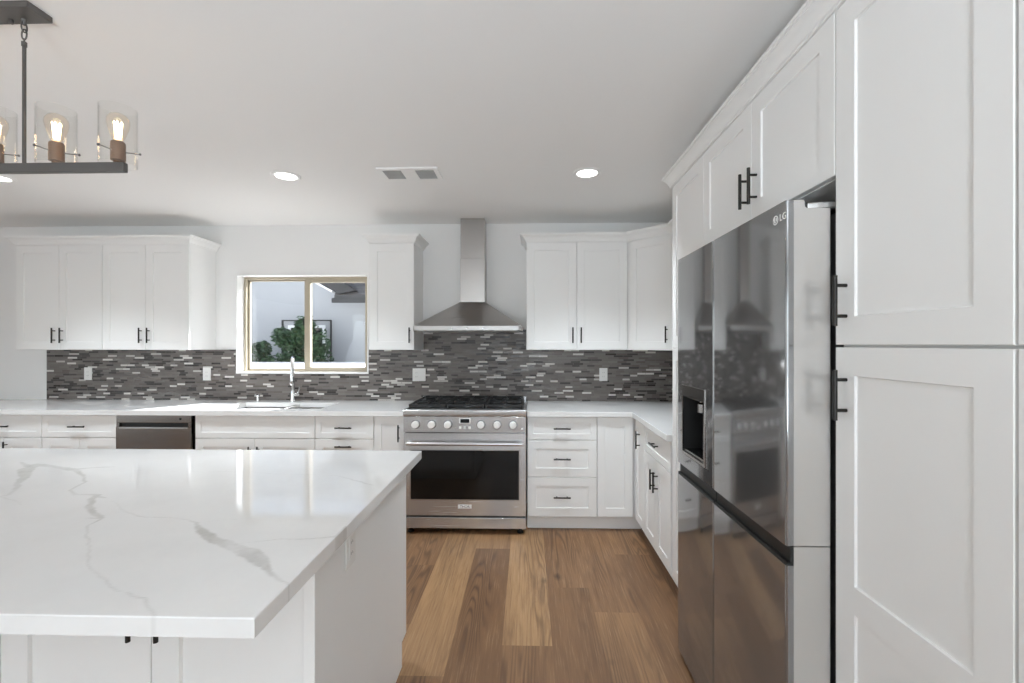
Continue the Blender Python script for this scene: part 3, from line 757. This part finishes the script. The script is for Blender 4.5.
B(rx0 + .006, rx1 - .006, ry + .012, ry + .05, .1275, .1415).build('gap_strip', 'gap', rg, off=ro)
for lx in (rx0 + .045, rx1 - .045):
    for ly in (ry + .05, YB - .10): MB().lathe([(.024, 0), (.024, .010), (.014, .014), (.014, .045)], (lx, ly, .0008), n=16).build('leg', 'gap', rg, off=ro)
gw = (rx1 - rx0 - .05) / 3
for g in range(3):
    gx0 = rx0 + .025 + g * gw + .004; gx1 = gx0 + gw - .008; gy0, gy1 = ry + .040, YB - .068; zt, zb = .972, .954
    cx = (gx0 + gx1) / 2; m = MB(); t_ = .013
    m.box(gx0, gx1, gy0, gy0 + t_, zb, zt - .004).box(gx0, gx1, gy1 - t_, gy1, zb, zt - .004).box(gx0, gx0 + t_, gy0 + t_, gy1 - t_, zb, zt - .004).box(gx1 - t_, gx1, gy0 + t_, gy1 - t_, zb, zt - .004)
    ym = (gy0 + gy1) / 2
    m.box(gx0 + t_, gx1 - t_, ym - .006, ym + .006, zb, zt - .004)
    for yc in ((gy0 + ym) / 2, (gy1 + ym) / 2):
        for sx_, sy_ in ((1, 0), (-1, 0), (0, 1), (0, -1), (.72, .72), (-.72, .72), (.72, -.72), (-.72, -.72)):
            L1 = .125; L0 = .035
            a = Vector((cx + sx_ * L0, yc + sy_ * L0, zt - .006)); q = Vector((max(gx0 + .006, min(gx1 - .006, cx + sx_ * L1)), max(gy0 + .006, min(gy1 - .006, yc + sy_ * L1)), zt - .008))
            m.tube([a, q], .0055, 6)
    for fx_ in (gx0 + .002, gx1 - .014):
        for fy_ in (gy0 + .001, gy1 - .013): m.box(fx_, fx_ + .012, fy_, fy_ + .012, .938, zb)
    m.build('grate', 'iron', rg, off=ro)
    for yc in ((gy0 + ym) / 2, (gy1 + ym) / 2):
        bb = MB().lathe([(.050, 0), (.050, .006), (.040, .010), (.038, .014)], (cx, yc, .9376), n=24).build('burner', 'steel', rg, off=ro)
        MB().lathe([(.036, .0142), (.038, .018), (.034, .023)], (cx, yc, .9376), n=24).build('burner_cap', 'iron', bb, off=ro)

# ------------------------------------------------------------------ range hood
hx0, hx1 = -.914, -.044; hy = 3.56; cx0, cx1 = -.582, -.371; cyf = 3.90; hb, hr, ht = 1.528, 1.570, 1.785; yw2 = YB - TT - .0012
hd = thing('range_hood', 'stainless pyramid range hood with a chimney above the range', 'range hood', ((hx0 + hx1) / 2, 3.83, hb)); ho = tuple(hd.location)
# rim with rounded front corners
def rr(x0, x1, y0, y1, r, n=6):
    p = []
    for cx_, cy_, a0 in ((x0 + r, y0 + r, PI), (x1 - r, y0 + r, 1.5 * PI)):
        for k in range(n + 1):
            a = a0 + k / n * PI / 2; p.append((cx_ + r * math.cos(a), cy_ + r * math.sin(a)))
    return p + [(x1, y1), (x0, y1)]
MB().prism(rr(hx0, hx1, hy, yw2, .035), 'z', hb + .004, hr).build('rim', 'rim', hd, off=ho, bev=.002)
b = MB(); lo = rr(hx0 + .004, hx1 - .004, hy + .004, yw2, .03)
V = b.bm.verts.new; A = [V((x, y, hr + .0005)) for x, y in lo]; n = 6
T = [V(p) for p in ((cx0 - .004, cyf - .004, ht), (cx1 + .004, cyf - .004, ht), (cx1 + .004, yw2, ht), (cx0 - .004, yw2, ht))]
for k in range(n): b.bm.faces.new((A[k], A[k + 1], T[0]))
b.bm.faces.new((A[n], A[n + 1], T[1], T[0]))
for k in range(n + 1, 2 * n + 1): b.bm.faces.new((A[k], A[k + 1], T[1]))
b.bm.faces.new((A[2 * n + 1], A[2 * n + 2], T[2], T[1])); b.bm.faces.new((A[2 * n + 2], A[2 * n + 3], T[3], T[2])); b.bm.faces.new((A[2 * n + 3], A[0], T[0], T[3]))
b.bm.faces.new(T); b.bm.faces.new(A[::-1])
b.build('canopy', 'hood', hd, off=ho, ang=14)
B(cx0, cx1, cyf, YB - .0012, ht + .0005, 2.16).build('chimney', 'hood', hd, off=ho, bev=.0015)
B(cx0 + .002, cx1 - .002, cyf + .002, YB - .0012, 2.1605, ZC - .001).build('chimney_sleeve', 'hood', hd, off=ho, bev=.0015)
B(hx0 + .04, hx1 - .04, hy + .04, yw2 - .03, hb, hb + .0035).build('filter', 'vent', hd, off=ho)
for kx in (-.60, -.479, -.355): MB().lathe([(.007, .0005), (.006, .006)], (kx, hy, hb + .018), axis='y', n=12).build('button', 'steel', hd, off=ho)

# ------------------------------------------------------------------ refrigerator
fX, fY0, fY1 = .690, 1.235, 2.117; FT = 1.811; split = 1.713
fg = thing('refrigerator', 'dark stainless side-by-side refrigerator with a water dispenser', 'refrigerator', (1.05, (fY0 + fY1) / 2, 0)); go = tuple(fg.location)
B(.838, XR - .03, fY0 + .004, 2.105, .045, 1.785).build('case', 'slot', fg, off=go, bev=.004)
B(.765, XR - .04, fY0 + .02, 2.100, .0015, .044).build('base_grille', 'gap', fg, off=go)
DTH = .116; XD = fX + DTH
def vert_bevel_door(name, y0, y1, prof_z, cut=None, parent=fg, mat='fridge'):
    """door standing in the y-z plane with rounded upright front edges; front faces -x"""
    r = .007; n = 5; p = []
    for cy_, a0 in ((y1 - r, PI / 2), (y0 + r, PI)):
        for k in range(n + 1):
            a = a0 + k / n * PI / 2; p.append((fX + r + r * math.cos(a), cy_ + r * math.sin(a)))
    # p runs from the far rounded edge to the near rounded edge
    return p
def door_skin(name, y0, y1, z0, z1, hole=None):
    p = vert_bevel_door(name, y0, y1, None)
    b = MB()
    if hole is None:
        b.prism(p + [(fX + .020, y0), (fX + .020, y1)], 'z', z0, z1)
    else:
        hy0, hy1, hz0, hz1 = hole
        far = p[:6]; near = p[6:]
        # slices around the dispenser opening
        b.prism(p + [(fX + .020, y0), (fX + .020, y1)], 'z', z0, hz0)
        b.prism(p + [(fX + .020, y0), (fX + .020, y1)], 'z', hz1, z1)
        b.prism(far + [(fX, hy1), (fX + .020, hy1), (fX + .020, y1)], 'z', hz0, hz1)
        b.prism([(fX, hy0)] + near + [(fX + .020, y0), (fX + .020, hy0)], 'z', hz0, hz1)
    return b.build(name, 'fridge', fg, off=go, ang=50)
LZ0, LZ1, UZ = .030, .833, .886
hole = (1.789, 2.055, .943, 1.246)
g2 = .0025
for y0, y1, hl in ((fY0, split - g2, None), (split + g2, fY1, hole)):
    side = 'freezer' if hl else 'fresh'
    du = door_skin('upper_door', y0, y1, UZ, FT, hl)
    # thick pale door body behind the dark front skin
    lb = MB()
    if hl:
        hy0, hy1, hz0, hz1 = hl
        lb.box(fX + .0202, XD, y0, hy0, UZ, FT).box(fX + .0202, XD, hy1, y1, UZ, FT).box(fX + .0202, XD, hy0, hy1, UZ, hz0).box(fX + .0202, XD, hy0, hy1, hz1, FT)
    else:
        # top rear corner cut away for the hinge
        lb.prism([(fX + .0202, UZ), (XD, UZ), (XD, FT - .022), (fX + .055, FT - .022), (fX + .05, FT - .018), (fX + .048, FT), (fX + .0202, FT)], 'y', y0, y1)
    lb.build('door_edge', 'fridge_side', du, off=go)
    dlw = door_skin('lower_door', y0, y1, LZ0, LZ1)
    MB().box(fX + .0202, XD, y0, y1, LZ0, LZ1).box(fX + .0205, XD, y0, y1, LZ1, UZ - .003).build('door_edge', 'fridge_side', dlw, off=go)
    MB().box(fX + .003, fX + .020, y0 + .0005, y1 - .0005, LZ1 + .0005, LZ1 + .008).box(fX + .012, fX + .020, y0 + .0005, y1 - .0005, LZ1 + .0082, UZ - .001).build('pocket_handle', 'gap', dlw, off=go)
    if hl:
        hy0, hy1, hz0, hz1 = hl
        ds = MB(); t_ = .012
        ds.box(fX - .003, fX + .02, hy0, hy0 + t_, hz0, hz1).box(fX - .003, fX + .02, hy1 - t_, hy1, hz0, hz1).box(fX - .003, fX + .02, hy0 + t_, hy1 - t_, hz0, hz0 + .012).box(fX - .003, fX + .02, hy0 + t_, hy1 - t_, hz1 - .05, hz1)
        df = ds.build('dispenser_frame', 'dwsteel', du, off=go, bev=.001)
        cv = MB(); cx_ = fX + .085
        ya, yb_ = hy0 + t_, hy1 - t_; za, zb_ = hz0 + .0125, hz1 - .0505
        cv.quad([(cx_, ya, za), (cx_, yb_, za), (cx_, yb_, zb_), (cx_, ya, zb_)])
        cv.quad([(fX + .002, ya, za), (cx_, ya, za), (cx_, ya, zb_), (fX + .002, ya, zb_)]); cv.quad([(fX + .002, yb_, za), (fX + .002, yb_, zb_), (cx_, yb_, zb_), (cx_, yb_, za)])
        cv.quad([(fX + .002, ya, zb_), (cx_, ya, zb_), (cx_, yb_, zb_), (fX + .002, yb_, zb_)]); cv.quad([(fX + .002, ya, za), (fX + .002, yb_, za), (cx_, yb_, za), (cx_, ya, za)])
        cv.build('dispenser_cavity', 'gap', du, off=go)
        ym = (ya + yb_) / 2
        MB().lathe([(.020, 0), (.020, .035), (.012, .042), (.009, .055)], (fX + .04, ym, zb_ - .056), n=18).build('spout', 'dwsteel', du, off=go)
        B(fX + .05, fX + .07, ym - .045, ym + .045, zb_ - .075, zb_ - .012).build('paddle', 'dwsteel', du, off=go, bev=.004)
        B(fX + .004, fX + .075, ya + .01, yb_ - .01, za + .001, za + .010).build('drip_tray', 'dwsteel', du, off=go, bev=.002)
    else:
        # round maker's mark and two letters near the top corner
        ry_, rz_ = 1.286, 1.770; rim = MB()
        rim.tube([(fX - .0008, ry_, rz_ + .008), (fX - .0008, ry_, rz_ - .005), (fX - .0008, ry_ - .005, rz_ - .005)], .0010, 6)
        rim.tube([(fX - .0008, ry_ + .009 * math.cos(a), rz_ + .009 * math.sin(a)) for a in [PI * .5 + PI * 1.5 * k / 14 for k in range(15)]], .0009, 6)
        em = MB().prism([(ry_ + .0132 * math.cos(2 * PI * k / 28), rz_ + .0132 * math.sin(2 * PI * k / 28)) for k in range(28)], 'x', fX - .0007, fX - .0001).build('emblem', 'soft', du, off=go)
        rim.build('emblem_mark', 'fridge', em, off=go)
        text('lettering', 'LG', .027, 'soft', du, (fX - .0008 - go[0], 1.249 - go[1], rz_ - go[2]), (PI / 2, 0, -PI / 2))
# hinge cover over the near corner
MB().prism([(fX + .058, fY0 + .02), (fX + .058, fY0 + .075), (fX + .30, fY0 + .12), (fX + .30, fY0 + .004), (fX + .115, fY0 + .004), (fX + .085, fY0 + .012)], 'z', 1.7895, FT - .002).build('hinge_cover', 'steel_v', fg, off=go, bev=.004)
MB().prism([(fX + .03, fY1 - .06), (fX + .03, fY1 - .115), (fX + .30, fY1 - .16), (fX + .30, fY1 - .05), (fX + .08, fY1 - .05)], 'z', 1.8165, FT + .012).build('hinge_cover', 'steel_v', fg, off=go, bev=.004)
MB().lathe([(.011, 0), (.011, .02)], (fX + .066, fY0 + .028, 1.7895), n=14).build('hinge_pin', 'gap', fg, off=go)

# ------------------------------------------------------------------ ceiling fittings
for lab, x, y in (('recessed ceiling light in the middle, left of the ceiling vent', -1.551, 2.88), ('recessed ceiling light on the right of the ceiling vent', .373, 2.88), ('recessed ceiling light at the left photo edge behind the chandelier', -3.44, 2.86)):
    r = thing('recessed_light', lab, 'ceiling light', (x, y, ZC), 0, 'recessed ceiling lights')
    MB().lathe([(.088, -.0004), (.088, -.003), (.078, -.009), (.066, -.007), (.064, -.0008)], (0, 0, 0), n=40).build('trim_ring', 'trim', r)
    MB().lathe([(.0635, -.0010), (.0635, -.0055), (.02, -.0065)], (0, 0, 0), n=40).build('lens', 'led', r)
    lamp('downlight', 'SPOT', 102, (x, y, ZC - .02), (0, 0, -1), (.885, .97, 1.04), spot_size=math.radians(105), spot_blend=.75, shadow_soft_size=.06)
vx0, vx1, vy0, vy1 = -.930, -.553, 2.757, 2.962
vt = thing('ceiling_vent', 'white rectangular ceiling vent with two grilles', 'vent', ((vx0 + vx1) / 2, (vy0 + vy1) / 2, ZC)); vo = tuple(vt.location)
zc0, zc1 = ZC - .012, ZC - .0006; fwv = .028
mA, mB_ = vx0 + .145, vx1 - .145
m = MB(); m.box(vx0, vx1, vy0, vy0 + fwv, zc0, zc1).box(vx0, vx1, vy1 - fwv, vy1, zc0, zc1).box(vx0, vx0 + fwv, vy0 + fwv, vy1 - fwv, zc0, zc1).box(vx1 - fwv, vx1, vy0 + fwv, vy1 - fwv, zc0, zc1).box(mA, mB_, vy0 + fwv, vy1 - fwv, zc0, zc1)
m.build('frame', 'trim', vt, off=vo)
for xa, xb in ((vx0 + fwv, mA), (mB_, vx1 - fwv)):
    s = MB(); s.box(xa, xb, vy0 + fwv, vy1 - fwv, ZC - .003, zc1)
    n = 11
    for k in range(n):
        yy = vy0 + fwv + (k + .5) * (vy1 - vy0 - 2 * fwv) / n
        s.box(xa, xb, yy - .003, yy + .003, ZC - .0105, ZC - .003)
    s.build('grille', 'vent', vt, off=vo)

# ------------------------------------------------------------------ chandelier
CY = 1.450; CXc = -1.742
ch = thing('chandelier', 'dark metal linear chandelier with clear glass shades and glowing filament bulbs', 'chandelier', (CXc, CY, ZC)); co = tuple(ch.location)
B(CXc - .170, CXc + .170, CY - .062, CY + .016, 2.486, ZC - .0008).build('canopy', 'bronze', ch, off=co, bev=.002)
CYR = CY - .006
for rx_ in (-1.645, -1.839):
    MB().lathe([(.008, 0), (.006, -.006), (.004, -.018)], (rx_, CYR, 2.4855), n=12).build('canopy_hook', 'bronze', ch, off=co)
    lk = MB()
    for zc_, ax in ((2.461, 'y'), (2.437, 'x')):
        pts = []
        for k in range(21):
            a = 2 * PI * k / 20; u_, w_ = .0085 * math.cos(a), .017 * math.sin(a)
            pts.append((rx_ + (u_ if ax == 'x' else 0), CYR + (u_ if ax == 'y' else 0), zc_ + w_))
        lk.tube(pts, .0022, 7, cap=False)
    lk.build('chain_link', 'bronze', ch, off=co)
    MB().tube([(rx_, CYR, 2.424), (rx_, CYR, 2.413), (rx_, CYR, 2.412), (rx_, CYR, 2.398), (rx_, CYR, 2.397)], [.0025, .0025, .0072, .0072, .005], 12).box(rx_ - .0036, rx_ + .0036, CYR - .0036, CYR + .0036, 2.0150, 2.3975).build('rod', 'bronze', ch, off=co)
MB().lathe([(.007, 0), (.007, -.01), (.004, -.013)], (CXc + .053, CYR, 2.4855), n=14).build('canopy_screw', 'bronze', ch, off=co)
bar = B(-2.190, -1.306, CY - .015, CY + .003, 1.984, 2.0145).build('bar', 'bronze', ch, off=co, bev=.0015)
for sx in (-1.331, -1.5365, -1.742, -1.9475, -2.153):
    sy = CY - .006; sz = 2.020
    sh = MB().lathe([(.0500, -.012), (.0500, .172), (.0478, .172), (.0478, -.012)], (sx, sy, sz), n=40, capends=False)
    sh.bm.faces.ensure_lookup_table()
    rings = [sh.bm.verts[:40], sh.bm.verts[120:160]]
    vs = list(sh.bm.verts)
    for k in range(40): sh.bm.faces.new((vs[k], vs[(k + 1) % 40], vs[120 + (k + 1) % 40], vs[120 + k]))
    shade = sh.build('glass_shade', 'shade', ch, off=co)
    sock = MB().lathe([(.012, -.005), (.012, 0), (.020, .002), (.0198, .006), (.0198, .058), (.017, .062)], (sx, sy, sz), n=24).build('socket', 'copper', ch, off=co)
    pz = sz + .030; pn = MB()
    for a in (.35, .35 + 2 * PI / 3, .35 + 4 * PI / 3):
        c_, s_ = math.cos(a), math.sin(a)
        pn.tube([(sx + c_ * .0205, sy + s_ * .0205, pz), (sx + c_ * .060, sy + s_ * .060, pz)], .0016, 6)
        pn.tube([(sx + c_ * .0560, sy + s_ * .056, pz), (sx + c_ * .0575, sy + s_ * .0575, pz), (sx + c_ * .0605, sy + s_ * .0605, pz), (sx + c_ * .062, sy + s_ * .062, pz)], [.002, .0042, .0042, .002], 8)
    pn.build('shade_pin', 'bronze', sock, off=co)
    bl = MB().lathe([(.0125, .060), (.015, .070), (.021, .088), (.027, .106), (.0305, .122), (.0295, .136), (.0225, .148), (.011, .155), (.003, .157)], (sx, sy, sz), n=24).build('bulb', 'bulbglass', ch, off=co)
    fl = MB()
    for k in range(6):
        a = 2 * PI * k / 6; c_, s_ = math.cos(a), math.sin(a)
        fl.tube([(sx + c_ * .006, sy + s_ * .006, sz + .075), (sx + c_ * .011, sy + s_ * .011, sz + .126)], .0016, 6)
    fl.build('filament', 'filament', bl, off=co)

# ------------------------------------------------------------------ outside the kitchen window
struct(B(-16, 8, YB + .17, 16, -.30, -.15).build('ground', 'concrete'))
o = B(-9, 3, 5.3, 6.95, -.149, 1.150).build('patio_ledge', 'concrete'); struct(o)
HY = 8.6
hs = thing('neighbor_house', 'white stucco house with a dark window seen through the kitchen window', 'house', (-3.5, HY, -.149)); no = tuple(hs.location)
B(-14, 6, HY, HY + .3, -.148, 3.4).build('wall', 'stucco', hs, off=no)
wf = MB(); a0, a1, c0, c1_ = -4.70, -3.745, .55, 1.885
wf.box(a0, a0 + .02, HY - .04, HY - .001, c0, c1_).box(a1 - .02, a1, HY - .04, HY - .001, c0, c1_).box(a0 + .02, a1 - .02, HY - .04, HY - .001, c1_ - .02, c1_).box(a0 + .02, a1 - .02, HY - .04, HY - .001, c0, c0 + .02)
wf.build('window_trim', 'fascia', hs, off=no)
ww = MB(); ww.box(a0 + .12, a0 + .17, HY - .035, HY - .001, c0 + .1, c1_ - .10).box(a1 - .17, a1 - .12, HY - .035, HY - .001, c0 + .1, c1_ - .10).box(a0 + .17, a1 - .17, HY - .035, HY - .001, c1_ - .15, c1_ - .10)
ww.build('window_frame', 'trim', hs, off=no)
B(a0 + .17, a1 - .17, HY - .02, HY - .001, c0 + .1, c1_ - .15).build('window_pane', 'ovenglass', hs, off=no)
b = MB(); b.prism([(HY - .55, 2.235), (HY - .001, 2.72), (HY - .001, 2.80), (HY - .55, 2.305)], 'x', -3.46, 1.5); b.build('roof', 'shingle', hs, off=no)
B(-3.49, 1.5, HY - .60, HY - .552, 2.160, 2.245).build('fascia_board', 'fascia', hs, off=no)
b = MB(); b.prism([(-3.86, 2.58), (-3.46, 2.37), (-3.36, 2.315), (-3.06, 2.375), (-3.42, 2.60)], 'y', HY - .62, HY - .30); b.build('rake_board', 'fascia', hs, off=no)
b = MB(); b.prism([(-3.90, 2.575), (-3.48, 2.345), (-3.46, 2.368), (-3.88, 2.598)], 'y', HY - .635, HY - .30); b.build('rake_trim', 'trim', hs, off=no)
def shrub(label, x, y, blobs, n):
    r = thing('shrub', label, 'shrub', (x, y, -.149)); so = tuple(r.location); rnd = random.Random(int(abs(x) * 100))
    f = MB()
    for (bx, by, bz, rad) in blobs:
        for k in range(n):
            d = Vector((rnd.gauss(0, 1), rnd.gauss(0, 1), rnd.gauss(0, 1))).normalized() * rad * (.25 + .95 * rnd.random() ** .7)
            p = Vector((x + bx, y + by, bz)) + d
            a = Vector((rnd.gauss(0, 1), rnd.gauss(0, 1), rnd.gauss(0, .6))).normalized(); c_ = a.orthogonal().normalized()
            L_ = rnd.uniform(.06, .12); w_ = L_ * .22
            f.quad([p - a * L_ * .5, p + c_ * w_, p + a * L_ * .5, p - c_ * w_])
    f.build('foliage', 'leaf', r, off=so, smooth=False, recalc=False)
    t_ = MB()
    for (bx, by, bz, rad) in blobs:
        t_.tube([(x + bx * .1, y, -.148), (x + bx * .5, y + by * .5, bz * .55), (x + bx, y + by, bz)], [.03, .018, .006], 7)
    t_.build('stem', 'bark', r, off=so)
shrub('small green shrub at the left in the kitchen window', -4.62, 7.9, [(-.12, 0, 1.10, .22), (.10, 0, 1.05, .18), (-.10, .05, 1.34, .13)], 340)
shrub('taller green shrub in front of the dark window outside', -3.93, 7.8, [(0, 0, 1.20, .32), (-.34, 0, 1.55, .15), (-.16, .02, 1.46, .18), (.06, 0, 1.74, .16), (.22, 0, 1.45, .24), (.02, 0, 1.55, .18), (.25, 0, 1.15, .25), (-.22, 0, 1.15, .15)], 330)
